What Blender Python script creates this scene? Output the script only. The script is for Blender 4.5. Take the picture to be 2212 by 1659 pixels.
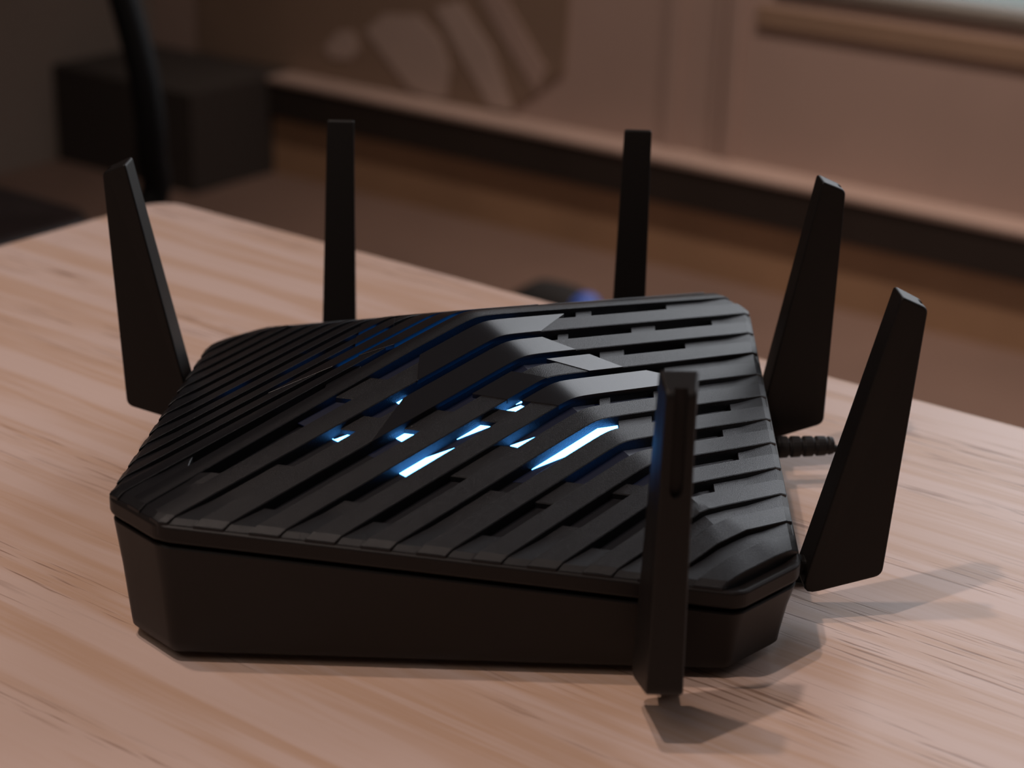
import bpy, bmesh, math, random
from mathutils import Vector, Matrix

# ------------------------------------------------------------------ clear
for o in list(bpy.data.objects):
    bpy.data.objects.remove(o, do_unlink=True)
scene = bpy.context.scene
col = scene.collection

# ------------------------------------------------------------------ camera
cam_d = bpy.data.cameras.new('camera')
cam = bpy.data.objects.new('camera', cam_d)
col.objects.link(cam)
CAM = (0.02228455, -0.67858367, 0.33287232)
ROT = ((0.99952022, -0.03011235, 0.00725124),
       (0.01789205, 0.3702395, -0.92876401),
       (0.02528257, 0.92844815, 0.37060064))
cam.matrix_world = Matrix([list(ROT[i]) + [CAM[i]] for i in range(3)] + [[0, 0, 0, 1]])
cam_d.sensor_fit = 'HORIZONTAL'
cam_d.sensor_width = 17.3
cam_d.lens = 17.3 * 4041.84 / 2212.0
cam_d.clip_start = 0.01
cam_d.dof.use_dof = True
cam_d.dof.focus_distance = 0.70
cam_d.dof.aperture_fstop = 4.0
cam_d.dof.aperture_blades = 7
scene.camera = cam

# table / room frame: s runs along the long table edge, n away from the camera
TH = math.radians(-35.62862)
T0 = Vector((-0.20844, 0.45277, 0.0))
D1 = Vector((math.cos(TH), math.sin(TH), 0))
DN = Vector((-math.sin(TH), math.cos(TH), 0))


def W(s, n, z):
    return T0 + D1 * s + DN * n + Vector((0, 0, z))


# ------------------------------------------------------------------ world, lights, exposure
world = bpy.data.worlds.new('world')
scene.world = world
world.use_nodes = True
bg = world.node_tree.nodes['Background']
bg.inputs[0].default_value = (0.79, 0.82, 0.83, 1)
bg.inputs[1].default_value = 0.42

scene.view_settings.view_transform = 'Standard'
scene.view_settings.look = 'None'
scene.view_settings.gamma = 1.0
scene.view_settings.use_curve_mapping = False
scene.view_settings.exposure = 0.0


def light(name, kind, loc, power, color, target=None, **kw):
    d = bpy.data.lights.new(name, kind)
    d.energy = power
    d.color = color
    for k, v in kw.items():
        setattr(d, k, v)
    o = bpy.data.objects.new(name, d)
    col.objects.link(o)
    o.location = loc
    if target is not None:
        o.rotation_euler = (Vector(target) - Vector(loc)).to_track_quat('-Z', 'Y').to_euler()
    return o


# warm ceiling spot to the front left of the router, and one almost overhead
light('ceiling_spot_warm', 'SPOT', (-0.52, -0.56, 1.75), 38, (1.0, 0.84, 0.77), (0.02, 0, 0),
      spot_size=math.radians(75), spot_blend=0.8, shadow_soft_size=0.022)
light('ceiling_spot_overhead', 'SPOT', (-0.45, -0.13, 1.95), 34, (1.0, 0.79, 0.68), (0, 0, 0),
      spot_size=math.radians(80), spot_blend=0.8, shadow_soft_size=0.03)
# added area fill, unseen behind the camera, to lift the shadows
light('added_fill_light', 'AREA', W(0.6, -2.2, 2.2), 11, (1.0, 0.85, 0.75), W(0.6, -2.1, 0.0), shape='RECTANGLE', size=1.8, size_y=1.2)
# added warm spots, out of view, to brighten the back wall
for _s in (-0.55, 0.55):
    light('added_wall_light', 'SPOT', W(_s, 1.35, 2.15), 110, (1.0, 0.80, 0.70), W(_s, 2.1, -0.3),
          spot_size=math.radians(80), spot_blend=0.9, shadow_soft_size=0.05)
# daylight coming in through the window behind on the right
light('window_daylight', 'AREA', W(0.65, 2.34, 1.15), 50, (1.0, 0.90, 0.99), W(0.35, -0.4, 0.0),
      shape='RECTANGLE', size=2.3, size_y=1.6)


# ------------------------------------------------------------------ materials
def new_mat(name):
    m = bpy.data.materials.new(name)
    m.use_nodes = True
    nt = m.node_tree
    return m, nt, nt.nodes['Principled BSDF']


def mat_plain(name, color, rough=0.5, metallic=0.0, spec=0.5, bump=None, vary=0.0, vscale=20):
    m, nt, b = new_mat(name)
    b.inputs['Base Color'].default_value = (*color, 1)
    b.inputs['Roughness'].default_value = rough
    b.inputs['Metallic'].default_value = metallic
    b.inputs['Specular IOR Level'].default_value = spec
    tc = nt.nodes.new('ShaderNodeTexCoord')
    if vary:
        nz = nt.nodes.new('ShaderNodeTexNoise')
        nz.inputs['Scale'].default_value = vscale
        nz.inputs['Detail'].default_value = 3
        nt.links.new(tc.outputs['Object'], nz.inputs['Vector'])
        r = nt.nodes.new('ShaderNodeValToRGB')
        r.color_ramp.elements[0].position = 0.3
        r.color_ramp.elements[1].position = 0.7
        r.color_ramp.elements[0].color = (*[c * (1 - vary) for c in color], 1)
        r.color_ramp.elements[1].color = (*[min(1, c * (1 + vary)) for c in color], 1)
        nt.links.new(nz.outputs['Fac'], r.inputs['Fac'])
        nt.links.new(r.outputs['Color'], b.inputs['Base Color'])
    if bump:
        sc, st, dist = bump
        nz = nt.nodes.new('ShaderNodeTexNoise')
        nz.inputs['Scale'].default_value = sc
        nz.inputs['Detail'].default_value = 2
        nt.links.new(tc.outputs['Object'], nz.inputs['Vector'])
        bp = nt.nodes.new('ShaderNodeBump')
        bp.inputs['Strength'].default_value = st
        bp.inputs['Distance'].default_value = dist
        nt.links.new(nz.outputs['Fac'], bp.inputs['Height'])
        nt.links.new(bp.outputs['Normal'], b.inputs['Normal'])
    return m


def mat_emit(name, color, strength, base=(0.02, 0.02, 0.03)):
    m, nt, b = new_mat(name)
    b.inputs['Base Color'].default_value = (*base, 1)
    b.inputs['Emission Color'].default_value = (*color, 1)
    b.inputs['Emission Strength'].default_value = strength
    b.inputs['Roughness'].default_value = 0.4
    return m


def mat_wood(name, pale, tan, pore, rough=0.42):
    m, nt, b = new_mat(name)
    L = nt.links
    tc = nt.nodes.new('ShaderNodeTexCoord')

    def noise(scale, detail, rgh=0.55, dist=0.0, off=(0, 0, 0)):
        mp = nt.nodes.new('ShaderNodeMapping')
        mp.inputs['Scale'].default_value = scale
        mp.inputs['Location'].default_value = off
        L.new(tc.outputs['Object'], mp.inputs['Vector'])
        n = nt.nodes.new('ShaderNodeTexNoise')
        n.inputs['Scale'].default_value = 1.0
        n.inputs['Detail'].default_value = detail
        n.inputs['Roughness'].default_value = rgh
        n.inputs['Distortion'].default_value = dist
        L.new(mp.outputs['Vector'], n.inputs['Vector'])
        return n.outputs['Fac']

    def ramp(fac, stops):
        r = nt.nodes.new('ShaderNodeValToRGB')
        e = r.color_ramp.elements
        e[0].position, e[0].color = stops[0][0], (*[stops[0][1]] * 3, 1)
        e[1].position, e[1].color = stops[-1][0], (*[stops[-1][1]] * 3, 1)
        for p_, v_ in stops[1:-1]:
            x = e.new(p_)
            x.color = (v_, v_, v_, 1)
        L.new(fac, r.inputs['Fac'])
        return r.outputs['Color']

    def mix(fac, a, c2):
        n = nt.nodes.new('ShaderNodeMix')
        n.data_type = 'RGBA'
        L.new(fac, n.inputs[0])
        for i, v in ((6, a), (7, c2)):
            if isinstance(v, tuple):
                n.inputs[i].default_value = (*v, 1)
            else:
                L.new(v, n.inputs[i])
        return n.outputs[2]

    def mul(a, c2):
        n = nt.nodes.new('ShaderNodeMath')
        n.operation = 'MULTIPLY'
        for i, v in ((0, a), (1, c2)):
            if isinstance(v, (int, float)):
                n.inputs[i].default_value = v
            else:
                L.new(v, n.inputs[i])
        return n.outputs[0]

    # broad growth-ring bands running along s, wavy
    band = noise((2.2, 42.0, 4.0), 4, 0.6, 0.5)
    bandr = ramp(band, [(0.44, 0.0), (0.56, 0.9), (0.62, 0.25), (0.70, 0.75)])
    # fine fibre lines
    fibre = noise((9.0, 420.0, 30.0), 3, 0.6)
    fibr = ramp(fibre, [(0.35, 0.0), (0.75, 1.0)])
    # open pores, gathered in the bands
    pores = noise((26.0, 620.0, 40.0), 2, 0.5, 0.0, (3, 5, 1))
    porr = ramp(pores, [(0.56, 0.0), (0.66, 1.0)])
    clus = noise((3.2, 30.0, 4.0), 2, 0.5, 0.3, (7, 2, 0))
    clur = ramp(clus, [(0.50, 0.0), (0.62, 1.0)])
    c = mix(mul(bandr, 1.0), pale, tan)
    c = mix(mul(fibr, 0.16), c, tan)
    pm = mul(mul(porr, clur), 0.75)
    c = mix(pm, c, pore)
    L.new(c, b.inputs['Base Color'])
    b.inputs['Roughness'].default_value = rough
    b.inputs['Specular IOR Level'].default_value = 0.4
    bp = nt.nodes.new('ShaderNodeBump')
    bp.inputs['Strength'].default_value = 0.25
    bp.inputs['Distance'].default_value = 0.0004
    bp.invert = True
    L.new(pm, bp.inputs['Height'])
    L.new(bp.outputs['Normal'], b.inputs['Normal'])
    return m


M = {}
M['shell'] = mat_plain('black_shell_plastic', (0.0060, 0.0040, 0.0035), 0.48, spec=0.27, bump=(1800, 0.12, 0.0002))
M['slat'] = mat_plain('grained_slat_plastic', (0.0062, 0.0060, 0.0072), 0.39, spec=0.29, bump=(3400, 0.45, 0.0003))
M['tile'] = mat_plain('brushed_dark_metal', (0.0075, 0.0070, 0.0085), 0.30, metallic=0.0, spec=0.40, bump=(2500, 0.10, 0.0002))
M['ant'] = mat_plain('black_antenna_plastic', (0.0065, 0.0050, 0.0045), 0.48, spec=0.24, bump=(1500, 0.08, 0.0002))
M['void'] = mat_plain('black_inner_plate', (0.006, 0.006, 0.008), 0.35, spec=0.4, vary=0.2)
M['rubber'] = mat_plain('black_rubber', (0.010, 0.009, 0.009), 0.6, spec=0.3, vary=0.1)
M['strip'] = mat_emit('blue_white_led', (0.075, 0.36, 1.0), 14.0)
M['glow'] = mat_emit('added_blue_glow', (0.0, 0.25, 1.0), 2.2)  # added glow, hidden between the slats
M['guide'] = mat_emit('blue_light_guide', (0.0, 0.12, 1.0), 0.004, base=(0.004, 0.006, 0.014))
M['wood'] = mat_wood('pale_ash_wood', (0.62, 0.465, 0.405), (0.53, 0.345, 0.245), (0.22, 0.12, 0.08))
M['wall'] = mat_plain('beige_panel', (0.46, 0.335, 0.285), 0.55, vary=0.06, vscale=3)
M['wall_pale'] = mat_plain('painted_wall_light', (0.52, 0.40, 0.345), 0.55, vary=0.05, vscale=5)  # paler tone stands in for light falling on the back wall
M['wall_dim'] = mat_plain('painted_wall_shade', (0.29, 0.20, 0.145), 0.55, vary=0.05, vscale=5)  # darker tone stands in for the shaded part of the back wall
M['panel_low'] = mat_plain('brown_low_panel', (0.40, 0.245, 0.145), 0.45, vary=0.12, vscale=4)
M['ledge'] = mat_plain('pale_platform_top', (0.42, 0.31, 0.26), 0.5, vary=0.05, vscale=4)
M['lip'] = mat_plain('dark_brown_lip', (0.030, 0.022, 0.018), 0.5, vary=0.1, vscale=6)
M['wall_dark'] = mat_plain('dark_grey_wall', (0.27, 0.23, 0.20), 0.75, vary=0.08, vscale=2)
M['floor'] = mat_plain('brown_floor', (0.19, 0.125, 0.098), 0.5, vary=0.1, vscale=3)
M['ceil'] = mat_plain('dark_ceiling', (0.045, 0.040, 0.038), 0.8, vary=0.05, vscale=2)
M['frame'] = mat_plain('grey_window_frame', (0.20, 0.175, 0.15), 0.5, vary=0.05, vscale=6)
M['sill'] = mat_plain('brown_window_apron', (0.33, 0.22, 0.15), 0.5, vary=0.05, vscale=6)
M['pillar'] = mat_plain('dark_grey_plinth', (0.042, 0.035, 0.031), 0.8, vary=0.08, vscale=2)
M['chair'] = mat_plain('black_chair_paint', (0.004, 0.0035, 0.0035), 0.6, spec=0.15, vary=0.1)
M['seat'] = mat_plain('dark_brown_leather', (0.020, 0.012, 0.011), 0.5, vary=0.2)
M['cloth'] = mat_plain('black_nylon', (0.004, 0.0035, 0.0035), 0.8, bump=(400, 0.3, 0.001), vary=0.2)
M['blue'] = mat_plain('blue_plastic', (0.05, 0.12, 0.50), 0.45, vary=0.05)
M['tmetal'] = mat_plain('dark_table_steel', (0.03, 0.028, 0.027), 0.45, metallic=0.6, vary=0.1)

gm = bpy.data.materials.new('window_glass')
gm.use_nodes = True
gnt = gm.node_tree
gnt.nodes.clear()
_o = gnt.nodes.new('ShaderNodeOutputMaterial')
_t = gnt.nodes.new('ShaderNodeBsdfTransparent')
_t.inputs[0].default_value = (0.90, 0.96, 0.95, 1)
_g = gnt.nodes.new('ShaderNodeBsdfGlossy')
_g.inputs['Roughness'].default_value = 0.02
_x = gnt.nodes.new('ShaderNodeMixShader')
_f = gnt.nodes.new('ShaderNodeFresnel')
_f.inputs['IOR'].default_value = 1.35
gnt.links.new(_f.outputs[0], _x.inputs[0])
gnt.links.new(_t.outputs[0], _x.inputs[1])
gnt.links.new(_g.outputs[0], _x.inputs[2])
gnt.links.new(_x.outputs[0], _o.inputs[0])
M['glass'] = gm


# ------------------------------------------------------------------ mesh helpers
def mk(name, verts, faces, mat, parent=None, smooth=False, bevel=0.0, segs=2, angle=35):
    me = bpy.data.meshes.new(name)
    me.from_pydata([tuple(v) for v in verts], [], faces)
    bm = bmesh.new()
    bm.from_mesh(me)
    bmesh.ops.recalc_face_normals(bm, faces=bm.faces)
    bm.to_mesh(me)
    bm.free()
    me.materials.append(M[mat])
    if smooth:
        for p_ in me.polygons:
            p_.use_smooth = True
    o = bpy.data.objects.new(name, me)
    col.objects.link(o)
    if parent is not None:
        o.parent = parent
    if bevel:
        md = o.modifiers.new('bevel', 'BEVEL')
        md.width = bevel
        md.segments = segs
        md.limit_method = 'ANGLE'
        md.angle_limit = math.radians(angle)
        md.harden_normals = False
    return o


def empty(name, loc=(0, 0, 0), rz=0.0):
    o = bpy.data.objects.new(name, None)
    o.empty_display_size = 0.05
    col.objects.link(o)
    o.location = loc
    o.rotation_euler = (0, 0, rz)
    return o


def tag(o, label, cat, group=None):
    o['label'] = label
    o['category'] = cat
    if group:
        o['group'] = group
    return o


def struct(o):
    o['kind'] = 'structure'
    return o


def box_vf(x0, x1, y0, y1, z0, z1):
    v = [(x, y, z) for z in (z0, z1) for y in (y0, y1) for x in (x0, x1)]
    f = [(0, 1, 3, 2), (4, 6, 7, 5), (0, 4, 5, 1), (2, 3, 7, 6), (0, 2, 6, 4), (1, 5, 7, 3)]
    return v, f


def room_box(name, s0, s1, n0, n1, z0, z1, mat, parent=None, bevel=0.0):
    """box laid out along the table / room axes"""
    v, f = box_vf(s0, s1, n0, n1, z0, z1)
    o = mk(name, v, f, mat, None, bevel=bevel)
    if parent is None:
        o.location = T0
        o.rotation_euler = (0, 0, TH)
    else:
        o.parent = parent
    return o


def tube_vf(path, radius, seg=12, closed_ends=True):
    pts = [Vector(p_) for p_ in path]
    rad = radius if isinstance(radius, (list, tuple)) else [radius] * len(pts)
    V, F = [], []
    prev = None
    for i, p_ in enumerate(pts):
        t = (pts[min(i + 1, len(pts) - 1)] - pts[max(i - 1, 0)]).normalized()
        if prev is None:
            a = t.orthogonal().normalized()
        else:
            a = (prev - t * prev.dot(t)).normalized()
        prev = a
        b = t.cross(a)
        for j in range(seg):
            an = 2 * math.pi * j / seg
            V.append(p_ + (a * math.cos(an) + b * math.sin(an)) * rad[i])
    for i in range(len(pts) - 1):
        for j in range(seg):
            k = (j + 1) % seg
            F.append((i * seg + j, i * seg + k, (i + 1) * seg + k, (i + 1) * seg + j))
    if closed_ends:
        F.append(tuple(range(seg)))
        F.append(tuple((len(pts) - 1) * seg + j for j in range(seg)))
    return V, F


def spline(pts, n=8):
    """Catmull-Rom through pts"""
    P = [Vector(p_) for p_ in pts]
    P = [P[0] * 2 - P[1]] + P + [P[-1] * 2 - P[-2]]
    out = []
    for i in range(1, len(P) - 2):
        for k in range(n):
            t = k / n
            a, b, c, d = P[i - 1], P[i], P[i + 1], P[i + 2]
            out.append(0.5 * ((2 * b) + (c - a) * t + (2 * a - 5 * b + 4 * c - d) * t * t + (3 * b - a - 3 * c + d) * t ** 3))
    out.append(P[-2])
    return out


# ================================================================== THE ROOM
FZ = -0.73     # floor
CZ = 2.25      # ceiling
S0, S1, N0, N1 = -2.24, 3.2, -3.6, 2.07

struct(room_box('floor', S0 - 0.2, S1 + 0.2, N0 - 0.2, N1 + 0.3, FZ - 0.1, FZ, 'floor'))
struct(room_box('ceiling', S0 - 0.2, S1 + 0.2, N0 - 0.2, N1 + 0.3, CZ, CZ + 0.1, 'ceil'))
struct(room_box('wall_left', S0 - 0.15, S0, N0, N1 + 0.15, FZ, CZ, 'wall_dark'))
struct(room_box('wall_right', S1, S1 + 0.15, N0, N1 + 0.15, FZ, CZ, 'wall_dark'))
struct(room_box('wall_front', S0, S1, N0 - 0.15, N0, FZ, CZ, 'wall_dark'))

# back wall with the window opening
WS0, WS1, WZ0, WZ1 = -0.70, 1.95, -0.214, 2.0
wv, wf = [], []
for (a, b, c, d) in ((S0, WS0, FZ, CZ), (WS1, S1, FZ, CZ), (WS0, WS1, FZ, WZ0), (WS0, WS1, WZ1, CZ)):
    v, f = box_vf(a, b, N1, N1 + 0.15, c, d)
    k = len(wv)
    wv += v
    wf += [tuple(i + k for i in q) for q in f]
wall = mk('wall_back', wv, wf, 'wall')
wall.location = T0
wall.rotation_euler = (0, 0, TH)
struct(wall)


def patch(name, pts, mat, n=N1, d=0.004):
    V = [(s, n - d, z) for s, z in pts] + [(s, n, z) for s, z in pts]
    k = len(pts)
    F = [tuple(range(k)), tuple(range(2 * k - 1, k - 1, -1))]
    F += [(i, (i + 1) % k, (i + 1) % k + k, i + k) for i in range(k)]
    return mk(name, V, F, mat, wall)


# blurred light and shadow on the wall, painted as pale and dark shapes
patch('wall_light_shade', [(-2.10, -0.52), (-1.80, -0.52), (-1.60, -0.52), (-1.26, -0.52), (-1.13, -0.42), (-1.10, 0.35), (-2.10, 0.35)], 'wall_dim')
patch('wall_light_shade', [(-1.73, -0.46), (-1.69, -0.42), (-1.65, -0.415), (-1.635, -0.45), (-1.66, -0.475), (-1.71, -0.478)], 'wall_pale', d=0.006)
patch('wall_light_shade', [(-1.62, -0.41), (-1.57, -0.37), (-1.48, -0.36), (-1.425, -0.40), (-1.40, -0.45), (-1.41, -0.515), (-1.45, -0.52), (-1.50, -0.51), (-1.55, -0.47)], 'wall_pale', d=0.006)
patch('wall_light_shade', [(-1.44, -0.34), (-1.38, -0.32), (-1.30, -0.40), (-1.245, -0.515), (-1.30, -0.515), (-1.37, -0.43)], 'wall_pale', d=0.006)
patch('wall_light_shade', [(-1.34, -0.29), (-1.28, -0.29), (-1.17, -0.42), (-1.19, -0.47), (-1.27, -0.38)], 'wall', d=0.006)
patch('wall_light_shade', [(-1.44, -0.29), (-1.30, -0.10), (-1.20, 0.15), (-1.40, 0.20), (-1.55, -0.05), (-1.60, -0.27)], 'wall_pale', d=0.006)
# upright panel joints
for s_, w_ in ((-0.905, 0.030), (-0.80, 0.010)):
    o = room_box('panel_batten', s_, s_ + w_, N1 - 0.012, N1, -0.525, CZ, 'wall', wall, bevel=0.003)
o = room_box('panel_batten', -0.775, -0.755, N1 - 0.015, N1, -0.525, CZ, 'wall', wall, bevel=0.003)

# window: frame, mullions, apron, panes
win = empty('window_1', W(0, N1, 0), TH)
struct(win)
for nm, (a, b, c, d) in (('frame_sill', (WS0, WS1, WZ0 - 0.006, WZ0 + 0.014)), ('frame_head', (WS0, WS1, WZ1 - 0.05, WZ1)),
                         ('frame_jamb', (WS0, WS0 + 0.05, WZ0 + 0.014, WZ1 - 0.05)), ('frame_jamb', (WS1 - 0.05, WS1, WZ0 + 0.014, WZ1 - 0.05)),
                         ('mullion', (0.62, 0.67, WZ0 + 0.014, WZ1 - 0.05))):
    room_box(nm, a, b, -0.006, 0.06, c, d, 'frame', win, bevel=0.004)
room_box('window_apron', WS0 - 0.03, WS1 + 0.03, -0.006, 0.0, WZ0 - 0.066, WZ0 - 0.028, 'sill', win, bevel=0.004)
for a, b in ((WS0 + 0.05, 0.62), (0.67, WS1 - 0.05)):
    room_box('pane', a, b, 0.02, 0.026, WZ0 + 0.014, WZ1 - 0.05, 'glass', win)

# raised display platform along the wall: pale top, dark lip, recessed low panel
plat = empty('trim_1', W(0, 2.0, FZ), TH)
struct(plat)
room_box('platform_top', -1.83, S1, -0.004, 0.07, 0.195, 0.207, 'ledge', plat, bevel=0.003)
room_box('platform_lip', -1.83, S1, 0.0, 0.07, 0.122, 0.195, 'lip', plat, bevel=0.002)
room_box('low_panel', -1.83, S1, 0.014, 0.07, 0.0, 0.122, 'panel_low', plat)
room_box('end_pillar', -2.24, -1.83, -0.22, 0.07, 0.0, 0.205, 'pillar', plat)

# ================================================================== TABLE
table = empty('table', W(0.7, -0.4, FZ), TH)
tag(table, 'pale ash wood table with rounded corners under the black router', 'table')
TL, TWD = 1.40, 0.80


def rounded_slab(x0, x1, y0, y1, z0, z1, r, seg=8, ch=0.0025):
    def ring(ins, z):
        pts = []
        for cx, cy, a0 in ((x1 - r, y1 - r, 0), (x0 + r, y1 - r, 90), (x0 + r, y0 + r, 180), (x1 - r, y0 + r, 270)):
            for i in range(seg + 1):
                a = math.radians(a0 + 90 * i / seg)
                pts.append((cx + (r - ins) * math.cos(a), cy + (r - ins) * math.sin(a), z))
        return pts
    rings = [ring(ch, z0), ring(0, z0 + ch), ring(0, z1 - ch), ring(ch * 0.3, z1 - ch * 0.3), ring(ch, z1)]
    k = len(rings[0])
    V = [p_ for r_ in rings for p_ in r_]
    F = []
    for i in range(len(rings) - 1):
        for j in range(k):
            F.append((i * k + j, i * k + (j + 1) % k, (i + 1) * k + (j + 1) % k, (i + 1) * k + j))
    F.append(tuple(range(k)))
    F.append(tuple((len(rings) - 1) * k + j for j in range(k)))
    return V, F


# table empty sits at s=0.7, n=-0.4, floor level
v, f = rounded_slab(-0.7, 0.7, -0.4, 0.4, 0.73 - 0.026, 0.73, 0.022)
mk('tabletop', v, f, 'wood', table)
for sx in (-1, 1):
    for sy in (-1, 1):
        v, f = [], []
        cx, cy = sx * 0.62, sy * 0.33
        for z, h in ((0.0, 0.014), (0.69, 0.024)):
            v += [(cx - h, cy - h, z), (cx + h, cy - h, z), (cx + h, cy + h, z), (cx - h, cy + h, z)]
        f = [(0, 1, 2, 3), (4, 5, 6, 7)] + [(i, (i + 1) % 4, (i + 1) % 4 + 4, i + 4) for i in range(4)]
        mk('leg', v, f, 'tmetal', table, bevel=0.003)
    v, f = box_vf(sx * 0.62 - 0.012, sx * 0.62 + 0.012, -0.31, 0.31, 0.655, 0.70)
    mk('apron', v, f, 'tmetal', table, bevel=0.002)
for sy in (-1, 1):
    v, f = box_vf(-0.60, 0.60, sy * 0.33 - 0.012, sy * 0.33 + 0.012, 0.66, 0.704)
    mk('apron', v, f, 'tmetal', table, bevel=0.002)

# ================================================================== ROUTER
router = empty('wifi_router', (0, 0, 0))
tag(router, 'black ridged wireless router with six upright antennas and glowing blue light strips', 'router')
A_, G1, G2, GV = 0.09245, 0.19498, 0.16979, 0.33333
PITCH, HW = 0.01315, 0.0036
HA = 0.12
C1, C2, C3, C4 = 0.0210, 0.0231, 0.0213, 0.0205
R2 = math.sqrt(2)


def soft(u, r):
    s = (u + math.sqrt(u * u + r * r)) / 2
    return u - s, s        # negative part, positive part


def flat(a, b, c):
    """corner flattening: |b| never below c once |a| runs out to the cut corner"""
    return c * max(0.0, min(1.0, (abs(a) - 0.112) / 0.042))


def zs(u, v, r=0.0045, rv=0.0015):
    a, b = soft(u, r)
    m = flat(v, u, 0.0150)
    if m > abs(u):
        t = (u + m) / (2 * m)
        return A_ - (G1 * (1 - t) + G2 * t) * m - GV * math.sqrt(v * v + rv * rv)
    vv = max(math.sqrt(v * v + rv * rv), flat(u, v, 0.0140 if u < 0 else 0.0060))
    return A_ + G1 * a - G2 * b - GV * vv


def zhard(u, v):
    return A_ + G1 * min(u, 0) - G2 * max(u, 0) - GV * abs(v)


def uv2xy(u, v):
    return (u + v) / R2, (u - v) / R2


def urange(v, d):
    """extent along u of the lid octagon inset by d at offset v"""
    a = HA - d
    lo, hi = -9, 9
    lo = max(lo, -a * R2 - v, -a * R2 + v)
    hi = min(hi, a * R2 - v, a * R2 + v)
    lo = max(lo, -(2 * HA - C1) / R2 + d)
    hi = min(hi, (2 * HA - C3) / R2 - d)
    ok = v <= (2 * HA - C2) / R2 - d and -v <= (2 * HA - C4) / R2 - d
    return (lo, hi) if ok and hi - lo > 0.004 else None


def outline(d, r=0.0085, seg=6):
    a = HA
    P = [(-a, -a + C1), (-a + C1, -a), (a - C2, -a), (a, -a + C2), (a, a - C3), (a - C3, a), (-a + C4, a), (-a, a - C4)]
    n = len(P)
    # offset edges
    lines = []
    for i in range(n):
        p0, p1 = Vector((*P[i], 0)), Vector((*P[(i + 1) % n], 0))
        t = (p1 - p0).normalized()
        nn = Vector((-t.y, t.x, 0))
        lines.append((p0 + nn * d, t))
    Q = []
    for i in range(n):
        p0, t0 = lines[i - 1]
        p1, t1 = lines[i]
        den = t0.x * t1.y - t0.y * t1.x
        w = p1 - p0
        k = (w.x * t1.y - w.y * t1.x) / den
        Q.append(p0 + t0 * k)
    out = []
    rr = max(r - d * 0.6, 0.003)
    tl = rr * math.tan(math.radians(22.5)) * 1.15
    for i in range(n):
        p_ = Q[i]
        t0 = lines[i - 1][1]
        t1 = lines[i][1]
        a0, a1 = p_ - t0 * tl, p_ + t1 * tl
        for j in range(seg + 1):
            k = j / seg
            out.append(a0 * (1 - k) ** 2 + p_ * 2 * k * (1 - k) + a1 * k * k)
    # extra points along the long edges so the rim can follow the lid
    fin = []
    m = len(out)
    for i in range(m):
        p_, q = out[i], out[(i + 1) % m]
        fin.append(p_)
        if (i % (seg + 1)) == seg:
            for k in (1, 2, 3):
                fin.append(p_.lerp(q, k / 4))
    return [(p_.x, p_.y) for p_ in fin]


def zrim(x, y):
    u, v = (x + y) / R2, (x - y) / R2
    if abs(v) > 0.13:
        m = 0.0160
        t = max(0.0, min(1.0, (u + m) / (2 * m)))
        if abs(u) < m:
            return A_ - (G1 * (1 - t) + G2 * t) * m - GV * abs(v)
    if abs(u) > 0.13:
        v = max(abs(v), 0.0148)
    return zhard(u, v)


def loft(rings, close_loop=False, cap_first=False, cap_last=False):
    k = len(rings[0])
    V = [p_ for r_ in rings for p_ in r_]
    F = []
    n = len(rings)
    for i in range(n if close_loop else n - 1):
        i2 = (i + 1) % n
        for j in range(k):
            j2 = (j + 1) % k
            F.append((i * k + j, i * k + j2, i2 * k + j2, i2 * k + j))
    if cap_first:
        F.append(tuple(range(k)))
    if cap_last:
        F.append(tuple((n - 1) * k + j for j in range(k)))
    return V, F


OUT0 = outline(0.0)
ZR = [zrim(x, y) for x, y in OUT0]


def ring_rel(d, dz):
    return [(x, y, z + dz) for (x, y), z in zip(outline(d), ZR)]


def ring_abs(d, z):
    return [(x, y, z) for x, y in outline(d)]


# --- lower shell
rings = [ring_rel(0.0045, -0.0070), ring_rel(0.0045, -0.0100), ring_rel(0.0014, -0.0100), ring_rel(0.0010, -0.0106)]
mid = [(a[0], a[1], b) for a, b in zip(outline(0.0032), [0.5 * (z - 0.0106) + 0.5 * 0.011 for z in ZR])]
rings += [mid, ring_abs(0.0051, 0.0085), ring_abs(0.0055, 0.0052), ring_abs(0.0068, 0.0038), ring_abs(0.0095, 0.0032),
          ring_abs(0.0200, 0.0031), ring_abs(0.0205, 0.0016)]
v, f = loft(rings, cap_last=True)
shell = mk('base_shell', v, f, 'shell', router, smooth=True)
shell.data.polygons.foreach_set('use_smooth', [True] * len(shell.data.polygons))
md = shell.modifiers.new('edge', 'EDGE_SPLIT')
md.split_angle = math.radians(40)
for sx in (-1, 1):
    for sy in (-1, 1):
        vv, ff = tube_vf([(sx * 0.088, sy * 0.088, 0.0), (sx * 0.088, sy * 0.088, 0.0042)], 0.008, 20)
        mk('foot', vv, ff, 'rubber', router)

# --- lid rim
rings = [ring_rel(0.0056, -0.0024), ring_rel(0.0010, -0.0015), ring_rel(0.0, -0.0024),
         ring_rel(0.0, -0.0073), ring_rel(0.0005, -0.0080), ring_rel(0.0056, -0.0080)]
v, f = loft(rings, close_loop=True)
mk('lid_rim', v, f, 'shell', router, bevel=0.0003, segs=1)

# --- inner plate under the slats
PD = 0.0044
ring = [(x, y, zrim(x, y) - PD) for x, y in outline(0.0050)]
k = len(ring)
v = ring + [(0, 0, A_ - PD)] + [(x, y, z - 0.0015) for x, y, z in ring] + [(0, 0, A_ - PD - 0.0015)]
f = [(i, (i + 1) % k, k) for i in range(k)] + [((i + 1) % k + k + 1, i + k + 1, 2 * k + 1) for i in range(k)]
f += [(i, i + k + 1, (i + 1) % k + k + 1, (i + 1) % k) for i in range(k)]
mk('inner_plate', v, f, 'void', router)

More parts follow.
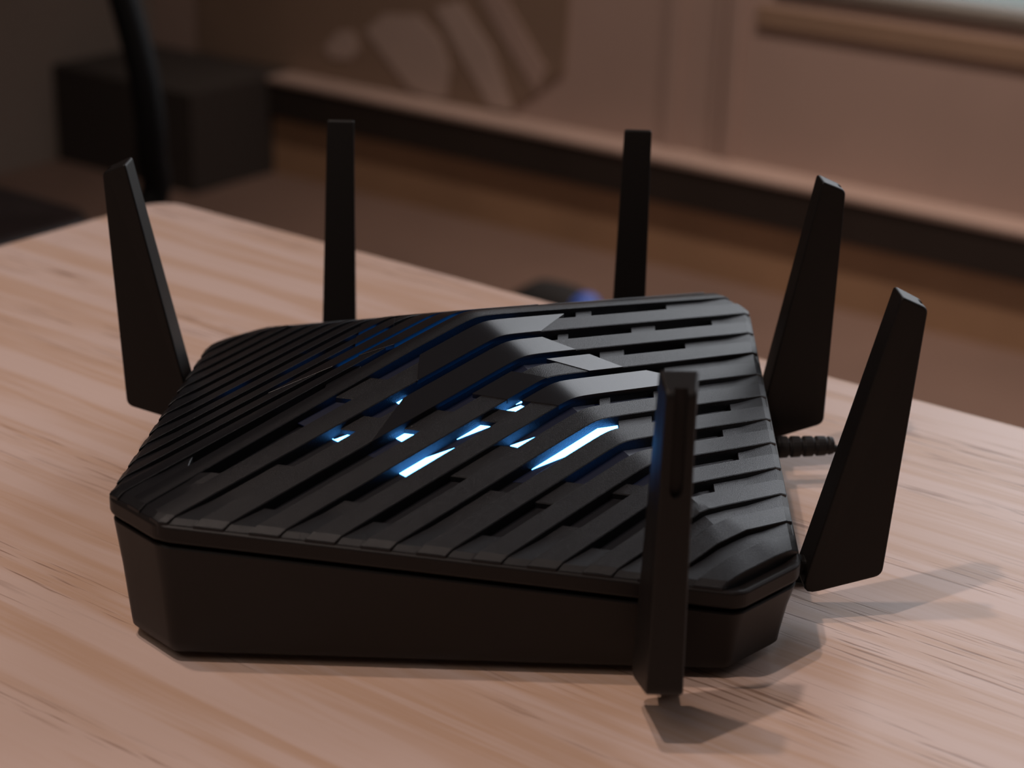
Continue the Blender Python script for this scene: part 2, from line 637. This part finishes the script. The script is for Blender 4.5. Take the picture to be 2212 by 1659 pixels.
# --- the slats
SLAT_U = [-0.030, -0.014, -0.008, -0.005, -0.0025, 0.0, 0.0025, 0.005, 0.008, 0.014, 0.030]


def prism_grid(name, rows, depth, mat, bevel=0.0, segs=1, smooth=True):
    """rows: list over v of lists over u of top points (x,y,z); extrudes down by depth"""
    nv, nu = len(rows), len(rows[0])
    top = [p_ for r_ in rows for p_ in r_]
    V = top + [(x, y, z - depth) for x, y, z in top]
    n = nv * nu
    F = []
    for i in range(nv - 1):
        for j in range(nu - 1):
            a = i * nu + j
            F.append((a, a + 1, a + nu + 1, a + nu))
            F.append((n + a, n + a + nu, n + a + nu + 1, n + a + 1))
    for j in range(nu - 1):
        F.append((j, j + n, j + 1 + n, j + 1))
        b = (nv - 1) * nu + j
        F.append((b, b + 1, b + 1 + n, b + n))
    for i in range(nv - 1):
        a = i * nu
        F.append((a, a + nu, a + nu + n, a + n))
        b = i * nu + nu - 1
        F.append((b, b + n, b + nu + n, b + nu))
    o = mk(name, V, F, mat, router, bevel=bevel, segs=segs, angle=40)
    if smooth:
        for p_ in o.data.polygons:
            p_.use_smooth = True
        es = o.modifiers.new('edge', 'EDGE_SPLIT')
        es.split_angle = math.radians(11)
    return o


def top_pt(u, v, dz=0.0):
    x, y = uv2xy(u, v)
    return (x, y, zs(u, v) + dz)


for k in range(-11, 12):
    rows = []
    for q in (-1, -0.4, 0.4, 1) if k else (-1, -0.5, -0.2, 0, 0.2, 0.5, 1):
        v_ = k * PITCH + q * HW
        r0 = urange(v_, 0.0006)
        r1 = urange(v_, 0.0032)
        if r0 is None or r1 is None:
            continue
        us = [r0[0], r1[0]]
        for t in SLAT_U:
            us.append(min(max(t, r1[0] + 0.0008 + 0.0001 * t), r1[1] - 0.0008 + 0.0001 * t))
        us += [r1[1], r0[1]]
        us = sorted(us)
        row = [top_pt(us[0], v_, -0.0010)] + [top_pt(u_, v_) for u_ in us[1:-1]] + [top_pt(us[-1], v_, -0.0010)]
        rows.append(row)
    if len(rows) >= 2:
        prism_grid('slat', rows, 0.0050, 'slat', bevel=0.00025)

# --- in-fill pieces between the slats (end ramps and short bridges), mirrored about the diagonal
FILL_F = {0: -0.1290, 1: -0.1058, 2: -0.1215, 3: -0.0974, 4: -0.0955, 5: -0.0535, 6: -0.0695, 7: -0.0441, 8: -0.0430}
FILL_B = {0: 0.1110, 1: 0.1260, 2: 0.0936, 3: 0.0660, 4: 0.0450, 5: 0.0763, 6: 0.0561, 7: 0.0498, 8: 0.0202}
NUB_F = {0: [(-0.0694, -0.0525)], 1: [(-0.0779, -0.0668)], 2: [(-0.0592, -0.0434)], 3: [(-0.0341, -0.0246)],
         4: [(-0.0607, -0.0364)], 6: [(-0.0448, -0.0290)], 7: [(-0.0197, -0.0122)]}
NUB_B = {0: [(0.0553, 0.0648)], 1: [(0.0316, 0.0379), (0.0747, 0.0897)], 2: [(0.0421, 0.0566)], 4: [(0.0145, 0.0208)],
         5: [(0.0111, 0.0300)]}
FD = 0.0021


def fill_depth(u, v):
    """2 mm below the slats, running out to nothing at the rim"""
    r = urange(v, 0.0010)
    if r is None:
        return 0.0006
    e = min(u - r[0], r[1] - u)
    if e < 0.0028:
        return 0.0019 - (0.0019 - 0.0007) * max(0.0, e) / 0.0028
    return 0.0007 + (FD - 0.0007) * max(0.0, min(1.0, (e - 0.0028) / 0.016))


def fill_piece(name, g, sgn, ua, ub, slope):
    """gap g; ua / ub are u at the gap's upper side, or None for the rim; ends cut at 45 degrees"""
    v0 = g * PITCH + HW - 0.0002
    v1 = (g + 1) * PITCH - HW + 0.0002
    rows = []
    for q in (0, 0.5, 1):
        va = v0 + (v1 - v0) * q
        v_ = sgn * va
        r = urange(v_, 0.0010)
        if r is None:
            continue
        a = r[0] if ua is None else max(ua + slope * (va - v0), r[0])
        b = r[1] if ub is None else min(ub + slope * (va - v0), r[1])
        if b - a < 0.001:
            continue
        n = 9
        row = []
        st = [i / (n - 1) for i in range(n)]
        if ua is None:
            st[1] = 0.0028 / (b - a)
        if ub is None:
            st[-2] = 1 - 0.0028 / (b - a)
        for q_ in st:
            u_ = a + (b - a) * q_
            row.append(top_pt(u_, v_, -fill_depth(u_, v_)))
        rows.append(row)
    if len(rows) >= 2:
        prism_grid(name, rows, 0.0028, 'slat', bevel=0.0003)


for g in range(0, 11):
    for sgn in (1, -1):
        if g >= 9:
            fill_piece('gap_infill', g, sgn, None, None, 0.0)
            continue
        fill_piece('end_ramp', g, sgn, None, FILL_F[g], 1.0)
        fill_piece('end_ramp', g, sgn, FILL_B[g], None, -1.0)
        for a, b in NUB_F.get(g, []):
            fill_piece('bridge', g, sgn, a, b, 1.0)
        for a, b in NUB_B.get(g, []):
            fill_piece('bridge', g, sgn, a, b, -1.0)

# --- smooth accent tiles, wider than the slats they sit on
TILES = [(1, (-0.0320, -0.0415), (0.0448, 0.0220)),
         (2, (-0.0513, -0.0748), (0.0193, 0.0286)),
         (3, (-0.0294, -0.0208), (-0.0098, -0.0007)),
         (3, (0.0087, 0.0225), (0.0324, 0.0414)),
         (4, (-0.0168, -0.0073), (0.0511, 0.0700))]
TWID = 0.0096
for sgn in (1, -1):
    for kk, (a0, a1), (b0, b1) in TILES:
        v1 = kk * PITCH + HW + 0.00015
        v0 = v1 - TWID
        rows = []
        for q in (0, 0.33, 0.67, 1):
            va = v0 + (v1 - v0) * q
            a, b = a0 + (a1 - a0) * q, b0 + (b1 - b0) * q
            us = [a] + [u_ for u_ in (-0.014, -0.008, -0.005, -0.0025, 0, 0.0025, 0.005, 0.008, 0.014)] + [b]
            us = [min(max(u_, a), b) for u_ in us]
            for i in range(1, len(us)):
                if us[i] <= us[i - 1]:
                    us[i] = us[i - 1] + 0.00002
            rows.append([top_pt(u_, sgn * va, 0.00025) for u_ in us])
        prism_grid('accent_tile', rows, 0.0018, 'tile', bevel=0.00012)

# --- the lit emblem on the plate, seen in pieces through the slats
EMB = [[(-81.6, 16.2), (-79.6, 21.5), (-66, 21.5), (-72.0, 19.2), (-75.1, 18.6), (-81.1, 17.5)],
       [(-51.6, 15.6), (-51.2, 17.7), (-46.0, 17.7), (-46.0, 15.6)],
       [(-63.4, 28.2), (-61.6, 34.5), (-54.5, 34.5), (-59.9, 28.2)],
       [(-73.1, 41.5), (-71.1, 47.5), (-40.3, 47.5), (-67.4, 41.5)],
       [(-54.0, 41.5), (-45.2, 43.1), (-31.5, 45.5), (-35.0, 41.5)],
       [(-31.9, 56.6), (-29.0, 60.5), (-14.5, 60.5), (-22.5, 58.7)],
       [(-22.9, 42.9), (-19.5, 47.0), (-14.0, 47.0), (-15.0, 44.4)],
       [(-19.2, 42.3), (-13.4, 43.1), (-13.6, 43.7)],
       [(-42.0, 67.8), (-35.8, 68.9), (-19.9, 71.9), (-12.0, 74.0), (0.0, 74.0), (0.0, 67.8)],
       [(0.0, 67.8), (0.0, 74.0), (2.0, 74.0), (9.0, 72.5), (10.3, 70.9), (12.0, 68.6), (12.0, 67.8)]]
for sgn in (1,):
    for poly in EMB:
        top = []
        for a, b in poly:
            u_, v_ = a / 1000, sgn * b / 1000
            x, y = uv2xy(u_, v_)
            top.append((x, y, zhard(u_, v_) - PD + 0.0003))
        k = len(top)
        V = top + [(x, y, z - 0.0005) for x, y, z in top]
        F = [tuple(range(k)), tuple(range(2 * k - 1, k - 1, -1))] + [(i, (i + 1) % k, (i + 1) % k + k, i + k) for i in range(k)]
        mk('light_strip', V, F, 'strip', router)
# added glowing blue bars, hidden by the slats, to light the gap walls
BARS = [(0, 1, -72, 26), (1, 1, -74, 24), (2, 1, -46, 24), (3, 1, -12, 26), (4, 1, -16, 22), (6, 1, -30, 14),
        (0, -1, -52, 18), (1, -1, -46, 20), (2, -1, -62, -10), (3, -1, -50, -5), (4, -1, -70, -30)]
for g, sgn, ua, ub in BARS:
    if sgn > 0:
        va, vb = (g + 1) * PITCH - HW - 0.0018, (g + 1) * PITCH - HW - 0.0003
    else:
        va, vb = -(g * PITCH + HW + 0.0018), -(g * PITCH + HW + 0.0003)
    us = [ua / 1000] + ([0.0] if ua < 0 < ub else []) + [ub / 1000]
    rows = [[(*uv2xy(u_, v_), zhard(u_, v_) - PD + 0.0004) for u_ in us] for v_ in (va, vb)]
    n = len(us)
    top = rows[0] + rows[1]
    V = top + [(x, y, z - 0.0006) for x, y, z in top]
    F = []
    for i in range(n - 1):
        F += [(i, i + 1, n + i + 1, n + i), (2 * n + i, 3 * n + i, 3 * n + i + 1, 2 * n + i + 1),
              (i, 2 * n + i, 2 * n + i + 1, i + 1), (n + i, n + i + 1, 3 * n + i + 1, 3 * n + i)]
    F += [(0, n, 3 * n, 2 * n), (n - 1, 3 * n - 1, 4 * n - 1, 2 * n - 1)]
    mk('added_glow_bar', V, F, 'glow', router)
# faintly glowing light guide around the emblem
for su in (-1, 1):
    for sv in (-1, 1):
        pts = [(0, 0), (0.088, 0), (0.070, 0.045), (0.0, 0.108)]
        top = []
        for a, b in pts:
            x, y = uv2xy(su * a, sv * b)
            top.append((x, y, zhard(su * a, sv * b) - PD + 0.0001))
        V = top + [(x, y, z - 0.0004) for x, y, z in top]
        F = [(0, 1, 2, 3), (7, 6, 5, 4)] + [(i, (i + 1) % 4, (i + 1) % 4 + 4, i + 4) for i in range(4)]
        mk('light_guide', V, F, 'guide', router)

# --- antennas
AH, AWB, AWT, AHB, AHT, ATT, ATB, AKO = 0.1175, 0.0292, 0.0107, 0.0111, 0.0035, 0.0124, 0.0164, 0.7336
ANT = [('x+', -0.0646, 0.0112, 0.0037, 0.1283, 0.0661, -0.0004),
       ('x+', 0.0682, 0.0133, 0.0006, 0.0749, 0.0641, 0.0096),
       ('x-', 0.0691, 0.0136, -0.0012, 0.1175, -0.0330, 0.0074),
       ('y-', 0.0687, 0.0109, 0.0112, 0.0448, 0.0280, -0.0033),
       ('y+', -0.0645, 0.0125, 0.0081, 0.0899, 0.0122, 0.0020),
       ('y+', 0.0682, 0.0129, 0.0073, 0.0173, -0.0048, -0.0076)]
NRM = {'x+': 0.0, 'x-': math.pi, 'y-': -math.pi / 2, 'y+': math.pi / 2}


def ant_xf(side, c, z0, d, lean, yaw, roll):
    th = NRM[side] + yaw
    cl, sl, cr, sr = math.cos(lean), math.sin(lean), math.cos(roll), math.sin(roll)
    base = {'x+': (HA + d, c), 'x-': (-HA - d, c), 'y-': (c, -HA - d), 'y+': (c, HA + d)}[side]

    def xf(n, t, z):
        n, z = n * cl + z * sl, -n * sl + z * cl
        t, z = t * cr + z * sr, -t * sr + z * cr
        return (base[0] + n * math.cos(th) - t * math.sin(th), base[1] + n * math.sin(th) + t * math.cos(th), z0 + z)
    return xf


def apply_mods(o):
    dg = bpy.context.evaluated_depsgraph_get()
    me = bpy.data.meshes.new_from_object(o.evaluated_get(dg))
    o.modifiers.clear()
    old = o.data
    o.data = me
    bpy.data.meshes.remove(old)


TI = (AWB - AWT) * 0.62
for spec in ANT:
    xf = ant_xf(*spec)
    corners = [((0, 0), 0.0075), ((AWB, AHB), 0.0030), ((TI + AWT, AH - AHT), 0.0022), ((TI, AH), 0.0016)]
    prof = []
    for i, (p_, r_) in enumerate(corners):
        c_, a_, b_ = Vector(p_), Vector(corners[i - 1][0]), Vector(corners[(i + 1) % 4][0])
        da, db = (a_ - c_).normalized(), (b_ - c_).normalized()
        for j in range(6):
            q = j / 5
            prof.append((c_ + da * r_) * (1 - q) ** 2 + c_ * 2 * q * (1 - q) + (c_ + db * r_) * q * q)
    k = len(prof)
    v = []
    for s in (-1, 1):
        for n_, z_ in prof:
            qz = max(0.0, min(1.0, z_ / AH))
            ni, no = TI * qz, AWB + (TI + AWT - AWB) * qz
            qn = max(0.0, min(1.0, (n_ - ni) / (no - ni)))
            half = 0.5 * (ATB + (ATT - ATB) * qz) * (1 + (AKO - 1) * qn)
            v.append(xf(n_, s * half, z_))
    f = [tuple(range(k)), tuple(range(2 * k - 1, k - 1, -1))] + [(i, (i + 1) % k, (i + 1) % k + k, i + k) for i in range(k)]
    ant = mk('antenna', v, f, 'ant', router, bevel=0.0011, segs=3, angle=40)
    # groove running down from the tip on the outer edge, cut into the blade
    cv, cf = [], []
    prof = []
    for i in range(9):
        a = math.pi + math.pi * i / 8
        prof.append((0.0021 * math.cos(a), 0.083 + 0.0021 * math.sin(a) * 1.6))
    prof += [(0.0021, 0.125), (-0.0021, 0.125)]
    k = len(prof)
    for dn in (-0.0024, 0.004):
        for t, z in prof:
            # outer edge line
            q = (z - AHB) / (AH - AHT - AHB)
            cv.append(xf(AWB + (TI + AWT - AWB) * q + dn, t, z))
    cf = [tuple(range(k)), tuple(range(2 * k - 1, k - 1, -1))] + [(i, (i + 1) % k, (i + 1) % k + k, i + k) for i in range(k)]
    cut = mk('groove_cutter', cv, cf, 'ant', router)
    bo = ant.modifiers.new('groove', 'BOOLEAN')
    bo.operation = 'DIFFERENCE'
    bo.object = cut
    bo.solver = 'EXACT'
    bpy.context.view_layer.update()
    apply_mods(ant)
    bpy.data.objects.remove(cut, do_unlink=True)
    # hinge block joining the blade to the shell
    v, f = box_vf(-0.010, 0.004, -0.0032, 0.0032, 0.006, 0.012)
    hv = [xf(*p_) for p_ in v]
    h = mk('hinge', hv, f, 'rubber', ant, bevel=0.001)

# ================================================================== POWER CABLE
cable = empty('power_cable', (0.128, 0.0475, 0.0))
tag(cable, 'black power cable with ribbed strain relief plugged into the router', 'cable')
# ribbed strain relief: lathe along x
prof = [(-0.010, 0.0040), (0.0, 0.0042), (0.0015, 0.0047)]
x = 0.0015
for i in range(4):
    prof += [(x + 0.0002, 0.0047 - i * 0.00012), (x + 0.0040, 0.0046 - i * 0.00014), (x + 0.0044, 0.0036), (x + 0.0053, 0.0036)]
    x += 0.0055
prof += [(x, 0.0040), (x + 0.002, 0.0036), (x + 0.0026, 0.0020)]
axis = Vector((0.020, 0.0030, 0.0)).normalized()
pa = [Vector((0, 0, 0.0180)) + axis * a for a, r in prof]
v, f = tube_vf(pa, [r for a, r in prof], 20)
mk('strain_relief', v, f, 'rubber', cable, bevel=0.0003, segs=1)
pth = spline([(x - 0.128, y - 0.0475, z) for x, y, z in (
    (0.150, 0.0508, 0.018), (0.163, 0.049, 0.014), (0.169, 0.036, 0.007), (0.166, 0.012, 0.0019), (0.155, -0.015, 0.0018),
    (0.142, -0.035, 0.0018), (0.128, -0.040, 0.0018), (0.1225, -0.030, 0.0018), (0.1215, 0.0, 0.0018), (0.1215, 0.06, 0.0018),
    (0.120, 0.11, 0.0018), (0.112, 0.17, 0.0018), (0.104, 0.212, 0.0018), (0.1015, 0.2285, 0.0018), (0.1035, 0.236, -0.004), (0.105, 0.239, -0.04),
    (0.108, 0.245, -0.20), (0.12, 0.26, -0.50), (0.14, 0.29, -0.70), (0.20, 0.36, -0.728), (0.35, 0.48, -0.728))], 8)
v, f = tube_vf(pth, 0.0017, 12)
mk('cord', v, f, 'rubber', cable, smooth=True)

# ================================================================== CHAIR behind the far table corner
chair = empty('chair', W(-0.93, 0.42, FZ), TH)
tag(chair, 'dark chair with curved black hoop back beyond the far table corner', 'chair')
v, f = rounded_slab(-0.225, 0.215, -0.21, 0.155, 0.405, 0.450, 0.05, ch=0.008)
mk('seat', v, f, 'seat', chair)
for sx in (-1, 1):
    for sy in (-1, 1):
        v, f = tube_vf([(sx * 0.185, sy * 0.15 - 0.02, 0.41), (sx * 0.205, sy * 0.175 - 0.02, 0.0)], [0.017, 0.012], 14)
        mk('leg', v, f, 'chair', chair, smooth=True)
hoop = [(0.218, 0.10, 0.40), (0.224, 0.213, 0.45), (0.229, 0.215, 0.51), (0.226, 0.217, 0.555), (0.211, 0.222, 0.61), (0.178, 0.230, 0.68), (0.135, 0.245, 0.745), (0.07, 0.256, 0.79), (0, 0.26, 0.805)]
hoop = hoop + [(-a, b, c) for a, b, c in reversed(hoop[:-1])]
v, f = tube_vf(spline(hoop, 6), 0.0175, 14)
mk('back_hoop', v, f, 'chair', chair, smooth=True)
v, f = box_vf(-0.14, 0.14, 0.232, 0.256, 0.70, 0.755)
mk('back_rail', v, f, 'chair', chair, bevel=0.008)

# ================================================================== BAG AND BOTTLE on the floor behind the table
bag = empty('bag', W(-0.53, 1.20, FZ), TH)
tag(bag, 'small black nylon bag standing on the floor behind the table', 'bag')
rings = []
for z, hx, hy in ((0.0, 0.075, 0.050), (0.012, 0.085, 0.058), (0.10, 0.088, 0.060), (0.19, 0.078, 0.050), (0.228, 0.060, 0.036), (0.244, 0.036, 0.020)):
    rings.append([(hx * math.copysign(abs(math.cos(a)) ** 0.6, math.cos(a)), hy * math.copysign(abs(math.sin(a)) ** 0.6, math.sin(a)), z)
                  for a in [2 * math.pi * i / 28 for i in range(28)]])
v, f = loft(rings, cap_first=True, cap_last=True)
mk('bag_body', v, f, 'cloth', bag, smooth=True)
v, f = tube_vf(spline([(-0.030, -0.034, 0.222), (-0.030, -0.058, 0.20), (0.0, -0.067, 0.17), (0.030, -0.058, 0.20), (0.030, -0.034, 0.222)], 6), 0.004, 8)
mk('bag_handle', v, f, 'cloth', bag, smooth=True)
bottle = empty('bottle', W(-0.413, 1.10, FZ), TH)
tag(bottle, 'blue round-topped bottle beside the black bag behind the table', 'bottle')
pr = [(0.0, 0.020), (0.004, 0.024), (0.21, 0.024), (0.226, 0.023)]
v, f = tube_vf([(0, 0, z) for z, r in pr], [r for z, r in pr], 24)
mk('bottle_body', v, f, 'blue', bottle, smooth=True)
pr = [(0.2262, 0.023), (0.256, 0.024), (0.268, 0.022), (0.278, 0.017), (0.284, 0.010), (0.286, 0.004)]
v, f = tube_vf([(0, 0, z) for z, r in pr], [r for z, r in pr], 24)
mk('bottle_cap', v, f, 'blue', bottle, smooth=True)
